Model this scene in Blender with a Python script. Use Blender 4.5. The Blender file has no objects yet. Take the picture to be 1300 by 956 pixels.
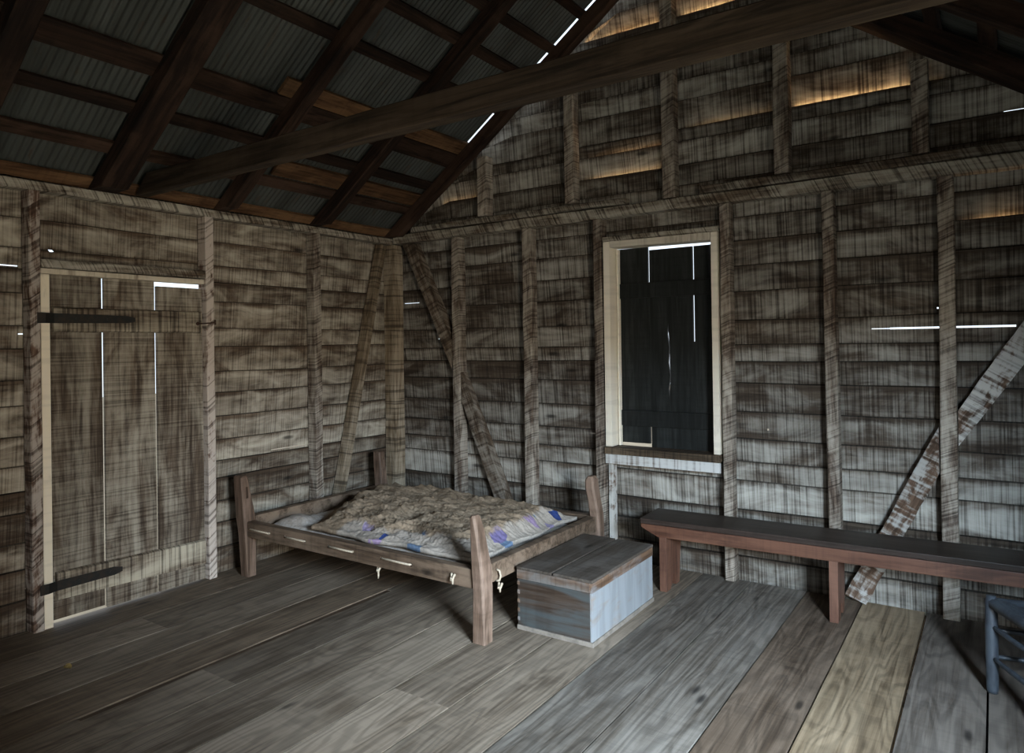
import bpy, bmesh, math, random
from mathutils import Vector, Matrix, noise
random.seed(7)
SC = bpy.context.scene
COL = SC.collection
R = random.Random(11)

# ------------------------------------------------------------------ materials
def newmat(name):
    m = bpy.data.materials.new(name); m.use_nodes = True
    nt = m.node_tree; nt.nodes.clear()
    return m, nt
class N:
    """tiny node helper"""
    def __init__(s, nt): s.nt = nt
    def node(s, t, **kw):
        n = s.nt.nodes.new(t)
        for k, v in kw.items(): setattr(n, k, v)
        return n
    def link(s, a, b): s.nt.links.new(a, b)
    def setin(s, n, i, v):
        if hasattr(v, 'is_output') or hasattr(v, 'links'): s.link(v, n.inputs[i])
        else: n.inputs[i].default_value = v
    def math(s, op, a, b=0.0, clamp=False):
        n = s.node('ShaderNodeMath', operation=op, use_clamp=clamp)
        s.setin(n, 0, a); s.setin(n, 1, b); return n.outputs[0]
    def noise(s, vec, scale=1.0, detail=4.0, rough=.55, dist=0.0):
        n = s.node('ShaderNodeTexNoise'); s.link(vec, n.inputs['Vector'])
        n.inputs['Scale'].default_value = scale; n.inputs['Detail'].default_value = detail
        n.inputs['Roughness'].default_value = rough; n.inputs['Distortion'].default_value = dist
        return n.outputs['Fac']
    def maprange(s, v, a, b, c=0.0, d=1.0, smooth=True):
        n = s.node('ShaderNodeMapRange', interpolation_type='SMOOTHSTEP' if smooth else 'LINEAR')
        s.link(v, n.inputs[0])
        for i, x in zip((1, 2, 3, 4), (a, b, c, d)): n.inputs[i].default_value = x
        return n.outputs[0]
    def mix(s, f, a, b, blend='MIX'):
        n = s.node('ShaderNodeMix', data_type='RGBA', blend_type=blend)
        s.setin(n, 0, f)
        for i, v in ((6, a), (7, b)):
            if hasattr(v, 'links'): s.link(v, n.inputs[i])
            else: n.inputs[i].default_value = (*v, 1) if len(v) == 3 else v
        return n.outputs[2]
    def vmul(s, v, k):
        n = s.node('ShaderNodeVectorMath', operation='MULTIPLY'); s.link(v, n.inputs[0]); n.inputs[1].default_value = k
        return n.outputs[0]
    def vadd(s, a, b):
        n = s.node('ShaderNodeVectorMath', operation='ADD'); s.link(a, n.inputs[0]); s.link(b, n.inputs[1]); return n.outputs[0]
    def comb(s, x, y, z):
        n = s.node('ShaderNodeCombineXYZ')
        for i, v in enumerate((x, y, z)): s.setin(n, i, v)
        return n.outputs[0]

def finish(g, col, rough, bump_h=None, bump=.3, metal=0.0, dist=.004, spec=.3):
    b = g.node('ShaderNodeBsdfPrincipled'); o = g.node('ShaderNodeOutputMaterial')
    if hasattr(col, 'links'): g.link(col, b.inputs['Base Color'])
    else: b.inputs['Base Color'].default_value = (*col, 1)
    if hasattr(rough, 'links'): g.link(rough, b.inputs['Roughness'])
    else: b.inputs['Roughness'].default_value = rough
    b.inputs['Metallic'].default_value = metal
    b.inputs['Specular IOR Level'].default_value = spec
    if bump_h is not None:
        k = g.node('ShaderNodeBump'); k.inputs['Strength'].default_value = bump; k.inputs['Distance'].default_value = dist
        g.link(bump_h, k.inputs['Height']); g.link(k.outputs[0], b.inputs['Normal'])
    g.link(b.outputs[0], o.inputs[0])

def wood(name, axes='XYZ', dark=(.03, .02, .013), mid=(.1, .07, .045), wash=(.36, .34, .29), amt=.5,
         saw=.5, saw_scale=60., saw_tilt=0.0, blotch=(1.3, 4.5), grain=(2.5, 38.), bump=.4, rough=.85, knots=True,
         tint=False, sawdark=.55, spec=.25, contrast=.16, rings=0.0, sawacross=1.2, gmix=.3, edge_dark=0.0):
    m, nt = newmat(name); g = N(nt)
    tc = g.node('ShaderNodeTexCoord').outputs['Object']
    sep = g.node('ShaderNodeSeparateXYZ'); g.link(tc, sep.inputs[0])
    pick = {'X': sep.outputs[0], 'Y': sep.outputs[1], 'Z': sep.outputs[2]}
    a, c, d = pick[axes[0]], pick[axes[1]], pick[axes[2]]
    at = g.node('ShaderNodeAttribute', attribute_name='rnd').outputs['Fac']
    oi = g.node('ShaderNodeObjectInfo').outputs['Random']
    off = g.math('ADD', g.math('MULTIPLY', at, 17.3), g.math('MULTIPLY', oi, 31.7))
    base = g.comb(g.math('ADD', a, off), g.math('ADD', c, g.math('MULTIPLY', off, 1.37)), g.math('ADD', d, g.math('MULTIPLY', off, .61)))
    gr = g.noise(g.vmul(base, (grain[0], grain[1], grain[1])), 1, 5, .6, .6)
    if saw_tilt:
        s2 = g.node('ShaderNodeSeparateXYZ'); g.link(base, s2.inputs[0])
        sv = g.comb(g.math('ADD', s2.outputs[0], g.math('MULTIPLY', s2.outputs[1], saw_tilt)), s2.outputs[1], s2.outputs[2])
    else: sv = base
    sw = g.noise(g.vmul(sv, (saw_scale, sawacross, sawacross)), 1, 2.5, .6, .08)
    bl = g.noise(g.vmul(base, (blotch[0], blotch[1], blotch[1])), 1, 5, .6, .9)
    f = g.math('ADD', g.math('MULTIPLY', bl, 1.0), g.math('MULTIPLY', g.math('SUBTRACT', sw, .5), saw))
    f = g.math('ADD', f, g.math('MULTIPLY', g.math('SUBTRACT', gr, .5), gmix))
    f = g.math('ADD', f, g.math('MULTIPLY', g.math('SUBTRACT', at, .5), .16))
    if edge_dark:  # less whitewash towards each board's lower and upper edge
        bd = g.node('ShaderNodeAttribute', attribute_name='board').outputs['Fac']
        eg = g.math('MULTIPLY', g.maprange(bd, 0, .22), g.maprange(bd, 1, .78))
        f = g.math('SUBTRACT', f, g.math('MULTIPLY', g.math('SUBTRACT', 1.0, eg), edge_dark))
    thr = .5 + (.5 - amt) * .55
    fac = g.maprange(f, thr - contrast, thr + contrast)
    col = g.mix(g.maprange(gr, .3, .7), dark, mid)
    col = g.mix(fac, col, wash)
    # dark saw lines and per-board tone
    sd = g.maprange(sw, .34, .5, 1 - sawdark, 1.0)
    col = g.mix(1.0, col, g.comb(sd, sd, sd), 'MULTIPLY')
    br = g.maprange(at, 0, 1, .78, 1.18, False)
    col = g.mix(1.0, col, g.comb(br, br, br), 'MULTIPLY')
    if knots:
        v = g.node('ShaderNodeTexVoronoi', feature='F1'); g.link(g.vmul(base, (1.6, 5., 5.)), v.inputs['Vector']); v.inputs['Scale'].default_value = 1
        k = g.maprange(v.outputs['Distance'], .03, .12, .25, 1.0)
        col = g.mix(1.0, col, g.comb(k, k, k), 'MULTIPLY')
    if tint:
        tn = g.node('ShaderNodeAttribute', attribute_name='tint').outputs['Vector']
        col = g.mix(1.0, col, tn, 'MULTIPLY')
    if rings:
        s3 = g.node('ShaderNodeSeparateXYZ'); g.link(base, s3.inputs[0])
        low = g.noise(g.vmul(base, (.9, 5., 5.)), 1, 2, .5, .2)
        wv = g.math('SINE', g.math('ADD', g.math('MULTIPLY', s3.outputs[1], 60.), g.math('MULTIPLY', low, 75.)))
        rg = g.maprange(wv, -1, .6, 1 - rings, 1.0)
        col = g.mix(1.0, col, g.comb(rg, rg, rg), 'MULTIPLY')
    h = g.math('ADD', g.math('MULTIPLY', sw, .7), g.math('MULTIPLY', gr, .6))
    finish(g, col, rough, h, bump, spec=spec)
    return m

def plain(name, col, rough=.7, var=.25, scale=12, metal=0.0, bump=.2, col2=None, f=(.35, .7), stretch=(1, 1, 1), spec=.3, detail=5):
    m, nt = newmat(name); g = N(nt)
    tc = g.vmul(g.node('ShaderNodeTexCoord').outputs['Object'], stretch)
    n = g.noise(tc, scale, detail, .6, .3)
    c2 = col2 or tuple(c * (1 - var) for c in col)
    c = g.mix(g.maprange(n, *f), col, c2)
    finish(g, c, rough, n, bump, metal, spec=spec)
    return m

M = {}
WB = dict(dark=(.044, .029, .0185), mid=(.108, .074, .048), wash=(.45, .405, .325), tint=True, knots=True, edge_dark=.17)
M['siding_left'] = wood('whitewashed siding left', 'YZX', amt=.40, saw=.30, saw_scale=105, contrast=.26, blotch=(2.4, 6.0), grain=(2.2, 30), sawdark=.32, gmix=.16, **WB)
M['siding_back'] = wood('whitewashed siding back', 'XZY', amt=.40, saw=.46, saw_scale=80, contrast=.26, blotch=(2.1, 5.0), grain=(2.2, 30), sawdark=.45, gmix=.14, **dict(WB, dark=(.042, .030, .021), mid=(.102, .077, .055), wash=(.42, .40, .35)))
M['siding_dim'] = wood('bare siding', 'XZY', amt=.3, saw=.3, **dict(WB, tint=False, edge_dark=0))
M['stud'] = wood('whitewashed stud', 'XYZ', dark=(.05, .033, .023), mid=(.15, .105, .075), wash=(.45, .40, .33), amt=.46, saw=.4, saw_scale=90, saw_tilt=.45, blotch=(3, 9), grain=(5, 60), bump=.7, contrast=.24, knots=False, sawdark=.45)
M['stud_pale'] = wood('pale peeling stud', 'XYZ', dark=(.07, .035, .02), mid=(.22, .14, .10), wash=(.5, .43, .37), amt=.66, saw=.35, saw_scale=40, saw_tilt=.8, blotch=(6, 16), grain=(5, 60), bump=.5, contrast=.12, knots=False)
M['post'] = wood('corner post', 'XYZ', dark=(.11, .08, .05), mid=(.26, .195, .125), wash=(.40, .33, .24), amt=.5, saw=.2, saw_scale=35, blotch=(2, 9), grain=(3, 50), bump=.5, knots=False)
M['plate'] = wood('whitewashed plate', 'XYZ', dark=(.05, .035, .024), mid=(.14, .10, .066), wash=(.38, .35, .29), amt=.45, saw=.45, saw_scale=80, saw_tilt=.5, blotch=(2.4, 9), grain=(4, 50), bump=.6, contrast=.22, knots=False)
M['brace'] = wood('hewn brace', 'XYZ', dark=(.07, .042, .026), mid=(.18, .11, .07), wash=(.46, .44, .40), amt=.53, saw=.6, saw_scale=38, saw_tilt=.6, blotch=(8, 11), grain=(4, 45), bump=.9, contrast=.12, knots=False, sawdark=.4)
M['brace_dim'] = wood('brown brace', 'XYZ', dark=(.05, .033, .02), mid=(.15, .105, .07), wash=(.32, .28, .23), amt=.45, saw=.55, saw_scale=34, saw_tilt=.6, blotch=(5, 11), grain=(4, 45), bump=.8, contrast=.2, knots=False, sawdark=.4)  # darker brace copy, the dimmer light up the wall put into its colour
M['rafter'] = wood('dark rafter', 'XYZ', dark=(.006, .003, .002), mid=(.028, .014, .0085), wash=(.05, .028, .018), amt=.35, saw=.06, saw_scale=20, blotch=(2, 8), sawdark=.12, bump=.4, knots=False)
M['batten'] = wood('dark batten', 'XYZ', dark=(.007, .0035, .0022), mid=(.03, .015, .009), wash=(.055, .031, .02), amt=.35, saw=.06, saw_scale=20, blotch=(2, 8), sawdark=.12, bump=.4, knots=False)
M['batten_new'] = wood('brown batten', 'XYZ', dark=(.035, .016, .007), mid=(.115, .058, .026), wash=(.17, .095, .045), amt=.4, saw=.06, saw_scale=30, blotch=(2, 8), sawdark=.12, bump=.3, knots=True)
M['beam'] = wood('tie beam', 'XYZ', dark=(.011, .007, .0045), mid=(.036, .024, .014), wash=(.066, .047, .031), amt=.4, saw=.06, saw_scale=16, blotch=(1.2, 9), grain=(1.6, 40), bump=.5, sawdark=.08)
M['floor'] = wood('worn floor', 'YXZ', dark=(.074, .058, .043), mid=(.142, .118, .094), wash=(.225, .196, .164), amt=.5, saw=.06, saw_scale=45, blotch=(1.1, 3.5), grain=(1.3, 42), bump=.5, rough=.62, tint=True, sawdark=.08, spec=.3, contrast=.26, rings=.27, gmix=.6)
M['door'] = wood('whitewashed door planks', 'ZYX', dark=(.05, .035, .024), mid=(.13, .095, .065), wash=(.38, .34, .27), amt=.42, saw=.28, saw_scale=85, blotch=(1.7, 6), grain=(2, 34), bump=.4, contrast=.24, sawdark=.3, gmix=.5)
M['door_batten'] = wood('whitewashed door batten', 'YZX', dark=(.05, .035, .024), mid=(.14, .10, .067), wash=(.42, .37, .28), amt=.52, saw=.35, saw_scale=60, blotch=(1.8, 5), bump=.4, contrast=.2)
M['cream'] = wood('cream painted trim', 'ZXY', dark=(.28, .22, .16), mid=(.55, .47, .36), wash=(.74, .67, .55), amt=.85, saw=.1, saw_scale=20, blotch=(2, 8), grain=(2, 40), bump=.15, rough=.6, knots=False, sawdark=.1)
M['trim_pale'] = wood('pale door trim', 'ZXY', dark=(.2, .15, .1), mid=(.48, .40, .29), wash=(.70, .62, .48), amt=.75, saw=.1, saw_scale=20, blotch=(2, 8), grain=(2, 40), bump=.15, rough=.6, knots=False, sawdark=.1)
M['sill_brown'] = wood('brown sill', 'XYZ', dark=(.03, .02, .012), mid=(.13, .09, .055), wash=(.22, .165, .11), amt=.4, saw=.1, knots=False)
M['sill_white'] = wood('white sill apron', 'XZY', dark=(.2, .15, .11), mid=(.35, .29, .24), wash=(.62, .61, .58), amt=.72, saw=.6, saw_scale=40, knots=False, sawdark=.3)
M['shutter'] = wood('black green shutter', 'ZXY', dark=(.006, .007, .006), mid=(.016, .018, .017), wash=(.03, .033, .031), amt=.35, saw=.1, blotch=(1, 6), bump=.2, rough=.6, sawdark=.1)
M['bedwood'] = wood('brown bed wood', 'XYZ', dark=(.045, .029, .018), mid=(.115, .076, .05), wash=(.175, .123, .085), amt=.45, saw=.15, saw_scale=20, blotch=(2, 9), grain=(3, 45), bump=.3, rough=.6, sawdark=.15)
M['bedpost'] = wood('brown bed post', 'ZXY', dark=(.065, .04, .026), mid=(.145, .092, .063), wash=(.205, .138, .10), amt=.45, saw=.1, saw_scale=20, blotch=(2, 9), grain=(3, 45), bump=.25, rough=.6, sawdark=.1)
M['bench_top'] = wood('dark bench top', 'XYZ', dark=(.014, .009, .006), mid=(.03, .019, .014), wash=(.047, .032, .026), amt=.4, saw=.05, blotch=(1.5, 7), grain=(2, 45), bump=.12, rough=.5, sawdark=.1, spec=.22)
M['bench'] = wood('reddish bench wood', 'XYZ', dark=(.045, .018, .010), mid=(.095, .037, .020), wash=(.13, .057, .033), amt=.45, saw=.05, blotch=(1.5, 7), grain=(2, 45), bump=.15, rough=.5, sawdark=.1, spec=.35)
M['bench_leg'] = wood('reddish bench leg', 'ZXY', dark=(.05, .022, .014), mid=(.088, .038, .023), wash=(.12, .058, .037), amt=.45, saw=.05, blotch=(1.5, 7), grain=(2, 45), bump=.15, rough=.5, sawdark=.1, spec=.35)
M['chest_lid'] = wood('dark worn chest lid', 'YXZ', dark=(.04, .03, .022), mid=(.075, .06, .047), wash=(.105, .09, .077), amt=.4, saw=.1, blotch=(2, 6), bump=.25, rough=.6, sawdark=.2)
M['chest_front_shaded'] = wood('worn teal chest front in shade', 'XZY', dark=(.03, .018, .011), mid=(.055, .038, .027), wash=(.05, .056, .055), amt=.45, saw=.1, saw_scale=10, blotch=(1.5, 9), bump=.25, rough=.6, sawdark=.15)  # darker than the side panel; the front's shade is put into this colour
M['chest_side_lit'] = wood('chest side in daylight', 'YZX', dark=(.2, .15, .11), mid=(.15, .13, .12), wash=(.192, .20, .205), amt=.70, saw=.05, saw_scale=14, blotch=(5, 8), bump=.2, rough=.6, sawdark=.15)  # paint made pale and bluish to carry the daylight on the side
M['chest_rim'] = wood('rust brown chest rim', 'YZX', dark=(.07, .04, .024), mid=(.17, .1, .06), wash=(.2, .19, .185), amt=.5, saw=.1, blotch=(4, 9), bump=.3, rough=.6, sawdark=.15)
M['chest_rim_shaded'] = wood('rust brown chest rim front', 'XZY', dark=(.06, .034, .02), mid=(.13, .075, .045), wash=(.11, .1, .09), amt=.4, saw=.1, blotch=(4, 9), bump=.3, rough=.6, sawdark=.15)  # darker copy of the rim, with the front's shade in its colour
M['chest_base'] = plain('pale chest base', (.2, .17, .14), .7, .35, 20)
M['iron'] = plain('black iron', (.02, .021, .02), .55, .4, 30, metal=.4, col2=(.035, .026, .02))
M['rust'] = plain('rusty iron', (.05, .025, .015), .7, .5, 40)
M['rope'] = plain('pale rope', (.46, .38, .28), .9, .35, 90)
M['chair'] = plain('blue black chair paint', (.045, .055, .066), .45, .5, 25, col2=(.022, .026, .033), spec=.45, stretch=(1, 1, .3))
M['leaf'] = plain('dry leaf', (.3, .21, .07), .8, .4, 60)
M['ground'] = plain('dry ground', (.42, .34, .24), .95, .3, 3)
M['galv'] = None

def galv():
    m, nt = newmat('dull corrugated metal'); g = N(nt)
    tc = g.node('ShaderNodeTexCoord').outputs['Object']
    n = g.noise(g.vmul(tc, (1.2, 6, 1.2)), 1, 5, .6, .4); n2 = g.noise(g.vmul(tc, (6, 22, 6)), 1, 4, .6)
    c = g.mix(g.maprange(n, .35, .7), (.075, .082, .076), (.042, .045, .04))
    c = g.mix(g.maprange(n2, .58, .75), c, (.06, .042, .028))
    finish(g, c, .65, n2, .15, .25, spec=.3)
    return m
M['galv'] = galv()

def cloth_mat(name, top, top2, edge_cols=None, pale=(.33, .285, .24)):
    m, nt = newmat(name); g = N(nt)
    tc = g.node('ShaderNodeTexCoord').outputs['Object']
    n = g.noise(tc, 9, 6, .65, .6); n2 = g.noise(tc, 55, 5, .6)
    c = g.mix(g.maprange(n, .32, .68), top, top2)
    if edge_cols:
        e = g.node('ShaderNodeAttribute', attribute_name='edge').outputs['Fac']
        v = g.node('ShaderNodeTexVoronoi', feature='F1'); g.link(g.vmul(tc, (11, 12, 6)), v.inputs['Vector']); v.inputs['Scale'].default_value = 1
        sp = g.node('ShaderNodeSeparateColor'); g.link(v.outputs['Color'], sp.inputs[0])
        r = sp.outputs[0]
        pc = g.mix(g.maprange(r, .86, .88), pale, edge_cols[0])
        pc = g.mix(g.maprange(r, .91, .93), pc, edge_cols[1])
        pc = g.mix(g.maprange(r, .955, .975), pc, edge_cols[2])
        ef = g.math('ADD', e, g.math('MULTIPLY', g.math('SUBTRACT', n, .5), .8))
        c = g.mix(g.maprange(ef, .4, .62), c, pc)
    dk = g.maprange(n2, .3, .6, .72, 1.0)
    c = g.mix(1.0, c, g.comb(dk, dk, dk), 'MULTIPLY')
    finish(g, c, .95, n2, .35, spec=.1, dist=.006)
    return m
M['quilt'] = cloth_mat('tan patchwork quilt', (.30, .225, .155), (.185, .135, .09), [(.03, .05, .16), (.28, .2, .3), (.12, .17, .25)])
M['tick'] = cloth_mat('pale bedding', (.5, .45, .4), (.38, .33, .29), [(.2, .22, .3), (.45, .42, .4), (.15, .18, .27)])

# ------------------------------------------------------------------ mesh helpers
class MB:
    def __init__(s): s.v = []; s.f = []; s.r = []; s.t = []; s.h = {}
    def add(s, verts, faces, rnd=None, tint=(1, 1, 1)):
        b = len(s.v); s.v += [tuple(v) for v in verts]
        r = R.random() if rnd is None else rnd
        for f in faces: s.f.append(tuple(b + i for i in f)); s.r.append(r); s.t.append(tint)
    def hexa(s, p, rnd=None, tint=(1, 1, 1)):
        """8 corners: 0-3 lower ring, 4-7 upper ring"""
        s.add(p, [(3, 2, 1, 0), (4, 5, 6, 7), (0, 1, 5, 4), (1, 2, 6, 5), (2, 3, 7, 6), (3, 0, 4, 7)], rnd, tint)
    def box(s, a, b, rnd=None, tint=(1, 1, 1)):
        x0, y0, z0 = a; x1, y1, z1 = b
        s.hexa([(x0, y0, z0), (x1, y0, z0), (x1, y1, z0), (x0, y1, z0), (x0, y0, z1), (x1, y0, z1), (x1, y1, z1), (x0, y1, z1)], rnd, tint)
    def loft(s, rings, rnd=None, cap=True):
        n = len(rings[0]); vs = [p for r in rings for p in r]; fs = []
        for i in range(len(rings) - 1):
            for j in range(n):
                k = (j + 1) % n
                fs.append((i * n + j, i * n + k, (i + 1) * n + k, (i + 1) * n + j))
        if cap: fs.append(tuple(reversed(range(n)))); fs.append(tuple((len(rings) - 1) * n + j for j in range(n)))
        s.add(vs, fs, rnd)
    def tube(s, pts, rad, n=10, rnd=None):
        pts = [Vector(p) for p in pts]; rings = []
        rr = rad if isinstance(rad, (list, tuple)) else [rad] * len(pts)
        prev = None
        for i, p in enumerate(pts):
            d = (pts[min(i + 1, len(pts) - 1)] - pts[max(i - 1, 0)]).normalized()
            if prev is None:
                up = Vector((0, 0, 1)) if abs(d.z) < .9 else Vector((1, 0, 0))
                u = d.cross(up).normalized()
            else: u = (prev - d * prev.dot(d)).normalized()
            prev = u; w = d.cross(u)
            rings.append([p + (u * math.cos(2 * math.pi * k / n) + w * math.sin(2 * math.pi * k / n)) * rr[i] for k in range(n)])
        s.loft(rings, rnd)
    def build(s, name, mat, parent=None, smooth=False, bevel=0.0):
        me = bpy.data.meshes.new(name); me.from_pydata(s.v, [], s.f); me.update()
        bm = bmesh.new(); bm.from_mesh(me)
        lr = bm.faces.layers.float.new('rnd'); lt = bm.faces.layers.float_vector.new('tint')
        for f, r, t in zip(bm.faces, s.r, s.t): f[lr] = r; f[lt] = t; f.smooth = smooth
        bmesh.ops.recalc_face_normals(bm, faces=bm.faces)
        if bevel:
            es = [e for e in bm.edges if len(e.link_faces) == 2 and e.calc_face_angle(0) > .6]
            bmesh.ops.bevel(bm, geom=es, offset=bevel, segments=2, affect='EDGES', profile=.6, clamp_overlap=True)
        bm.to_mesh(me); bm.free()
        if s.h:
            at = me.attributes.new('board', 'FLOAT', 'POINT')
            for k in range(len(me.vertices)): at.data[k].value = s.h.get(k, .5)
        o = bpy.data.objects.new(name, me); COL.objects.link(o)
        if mat is not None: me.materials.append(mat)
        if parent is not None: o.parent = parent
        return o
def tag(o, label, cat, group=None, kind=None):
    o['label'] = label; o['category'] = cat
    if group: o['group'] = group
    if kind: o['kind'] = kind
    return o
def structure(o): o['kind'] = 'structure'; return o
def empty(name, loc=(0, 0, 0), rz=0):
    o = bpy.data.objects.new(name, None); COL.objects.link(o); o.location = loc; o.rotation_euler = (0, 0, rz); o.empty_display_size = .1
    return o
def cut(o, cutters):
    """carve real holes: boolean, baked into the mesh"""
    for mb in cutters:
        c = mb.build('cutter', None)
        md = o.modifiers.new('b', 'BOOLEAN'); md.object = c; md.operation = 'DIFFERENCE'; md.solver = 'EXACT'
        bpy.context.view_layer.update()
        dg = bpy.context.evaluated_depsgraph_get()
        me = bpy.data.meshes.new_from_object(o.evaluated_get(dg)); old = o.data
        o.modifiers.clear(); me.name = old.name; o.data = me
        bpy.data.objects.remove(c)

def member(name, p0, p1, w, d, out, mat, jit=.003, ch=.006, seg=.34, sides=None):
    """rough sawn timber from p0 to p1 (centre line); w across, d along `out`. Local X runs along the timber."""
    p0 = Vector(p0); p1 = Vector(p1); X = (p1 - p0); L = X.length; X.normalize()
    Z = Vector(out); Z = (Z - X * Z.dot(X)).normalized(); Y = Z.cross(X)
    n = max(2, int(L / seg)); rings = []
    rr = random.Random(hash((round(p0.x, 3), round(p0.y, 3), round(p1.z, 3), round(w, 3))) & 0xffff)
    for i in range(n + 1):
        x = L * i / n
        j = lambda: (rr.random() * 2 - 1) * jit
        hw0, hw1, hd0, hd1 = w / 2 + j(), w / 2 + j(), d / 2, d / 2 + j() * .6
        y0, y1, z0, z1 = -hw0, hw1, -hd0, hd1
        c = ch * (.6 + .8 * rr.random())
        rings.append([(x, y0 + c, z0), (x, y1 - c, z0), (x, y1, z0 + c), (x, y1, z1 - c), (x, y1 - c, z1), (x, y0 + c, z1), (x, y0, z1 - c), (x, y0, z0 + c)])
    mb = MB(); mb.loft(rings, rnd=rr.random())
    o = mb.build(name, mat)
    mw = Matrix((X, Y, Z)).transposed().to_4x4(); mw.translation = p0; o.matrix_world = mw
    return o

# ------------------------------------------------------------------ room numbers (metres)
W = 5.24; YF = -5.8; D = .10          # width between stud faces, front end of the room, stud depth
TH = math.atan(.7); CT, ST = math.cos(TH), math.sin(TH); Z0 = 2.48
def roof_z(x): return Z0 + .7 * (x if x <= W / 2 else W - x)
def RP(s, n, y, right=False):
    x = s * CT - n * ST; z = Z0 + s * ST + n * CT
    return Vector((W - x if right else x, y, z))

# ------------------------------------------------------------------ siding walls
def siding(name, mat, zs, u0, u1, place, holes, top=None, warp=.004, seed=1, bow=()):
    """lapped boards; place(u, depth, z) -> point. holes: (u0,u1,z0,z1). top(u) limits height (gable). bow: (board, u0, u1, amount) gaps"""
    rr = random.Random(seed); mb = MB()
    def wob(i, u): return warp * noise.noise(Vector((u * 1.3, i * 7.31 + seed, 0))) * 2
    for i in range(len(zs) - 1):
        zb, zt = zs[i], zs[i + 1]; rnd = rr.random(); th = .016
        cuts = {u0, u1}; u = u0
        while u < u1: cuts.add(u); u += .33
        for h in holes:
            if h[3] > zb - .03 and h[2] < zt: cuts |= {h[0], h[1]}
        us = sorted(c for c in cuts if u0 <= c <= u1)
        rr.random()
        for bi_, b0, b1, am in bow:
            if bi_ == i: cuts |= {b0, b0 + .12, b1 - .12, b1}
        for a, b in zip(us, us[1:]):
            if b - a < 1e-5: continue
            m = (a + b) / 2
            z_lo = zb - .022; z_hi = zt
            hs = sorted((h[2], h[3]) for h in holes if h[0] < m < h[1] and h[3] > z_lo and h[2] < z_hi)
            spans = []; cur = z_lo
            for h0, h1 in hs:
                if h0 > cur: spans.append((cur, min(h0, z_hi)))
                cur = max(cur, h1)
            if cur < z_hi: spans.append((cur, z_hi))
            for s0, s1 in spans:
                P = []
                for zz, is_end in ((s0, 0), (s1, 1)):
                    ring = []
                    for uu, dd in ((a, 0), (b, 0), (b, th), (a, th)):
                        z = zz
                        if zz == z_lo: z += wob(i, uu)
                        elif zz == z_hi: z += wob(i + 1, uu)
                        if top: z = min(z, top(uu))
                        t = (zz - z_lo) / (z_hi - z_lo)
                        dep = .021 * (1 - t) + dd
                        for bi_, b0, b1, am in bow:
                            if abs(zs[bi_] - zb) < 1e-6 and b0 < uu < b1: dep += am * (1 - t) * min(1, (uu - b0) / .12, (b1 - uu) / .12)
                        ring.append(place(uu, dep, z))
                    P += ring
                if top and all(abs(P[k][2] - P[k + 4][2]) < 1e-4 for k in range(4)): continue
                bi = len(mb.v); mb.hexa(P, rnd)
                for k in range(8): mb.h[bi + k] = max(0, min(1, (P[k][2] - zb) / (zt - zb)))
                if s1 == z_hi:  # dark set-back strip paints the crack's shadow along the lap
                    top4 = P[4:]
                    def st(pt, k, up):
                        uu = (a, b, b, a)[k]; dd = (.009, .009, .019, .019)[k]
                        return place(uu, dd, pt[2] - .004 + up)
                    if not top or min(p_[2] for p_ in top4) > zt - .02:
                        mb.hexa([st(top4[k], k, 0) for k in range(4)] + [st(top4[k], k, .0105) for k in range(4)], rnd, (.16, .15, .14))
    return mb.build(name, mat)

zl = [-.06, .17, .35, .50, .67, .79, .94, 1.11, 1.28, 1.43, 1.61, 1.74, 1.93, 2.07, 2.19, 2.36, 2.56]
DOORH = (-2.83, -1.80, -.1, 2.06)
hl = [DOORH, (-2.785, -2.755, 2.185, 2.202), (-2.775, -2.745, 2.19, 2.196), (-2.281, -2.268, 2.178, 2.188),
      (-3.12, -2.94, 2.086, 2.094), (-2.95, -2.92, 1.696, 1.703), (-.135, -.119, .371, .381), (-1.25, -.92, .806, .815), (-.9, -.8, .806, .814), (-2.928, -2.916, .232, .239)]
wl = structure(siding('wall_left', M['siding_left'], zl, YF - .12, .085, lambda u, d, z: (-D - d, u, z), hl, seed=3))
zb = [-.06, .15, .30, .46, .66, .79, .94, 1.12, 1.31, 1.46, 1.57, 1.735, 1.93, 2.10, 2.27, 2.43, 2.57, 2.70, 2.845, 3.01, 3.10, 3.30, 3.44, 3.61, 3.76, 3.895, 4.05, 4.2, 4.36]
WIN = (2.15, 2.95, .80, 2.32)
hb = [WIN, (3.98, 4.6, 1.656, 1.667), (3.88, 3.98, 1.659, 1.664), (4.56, 4.66, 2.855, 2.862), (.02, .21, 1.985, 1.990), (3.249, 3.263, 1.002, 1.016),
      (3.086, 3.094, 1.107, 1.115), (4.224, 4.234, 1.77, 1.78), (.188, .2, 1.852, 1.868), (1.93, 2.03, .909, .9125), (1.99, 2.03, 1.994, 1.998), (2.995, 3.04, 1.108, 1.1105), (.42, .5, 1.655, 1.658)]
GLOW = [(20, 3.46, 4.11, 1.0), (20, 4.23, 4.5, .3), (25, 1.95, 2.56, 1.3), (25, 2.72, 3.25, 1.0), (19, 1.93, 2.57, .3), (18, 1.92, 2.56, .3),
        (18, .5, .93, .12), (20, 2.72, 3.3, .12), (14, 4.34, 4.68, .2)]
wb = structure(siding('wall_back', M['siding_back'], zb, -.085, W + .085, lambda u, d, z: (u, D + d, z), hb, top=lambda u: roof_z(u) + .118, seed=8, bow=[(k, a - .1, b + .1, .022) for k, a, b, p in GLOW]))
zr = [-.06 + .175 * i for i in range(16)]
OPN = (-4.15, -3.1, -.2, 2.0)
structure(siding('wall_right', M['siding_left'], zr[:15] + [2.56], YF - .12, .085, lambda u, d, z: (W + D + d, u, z), [OPN], seed=5))
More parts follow.
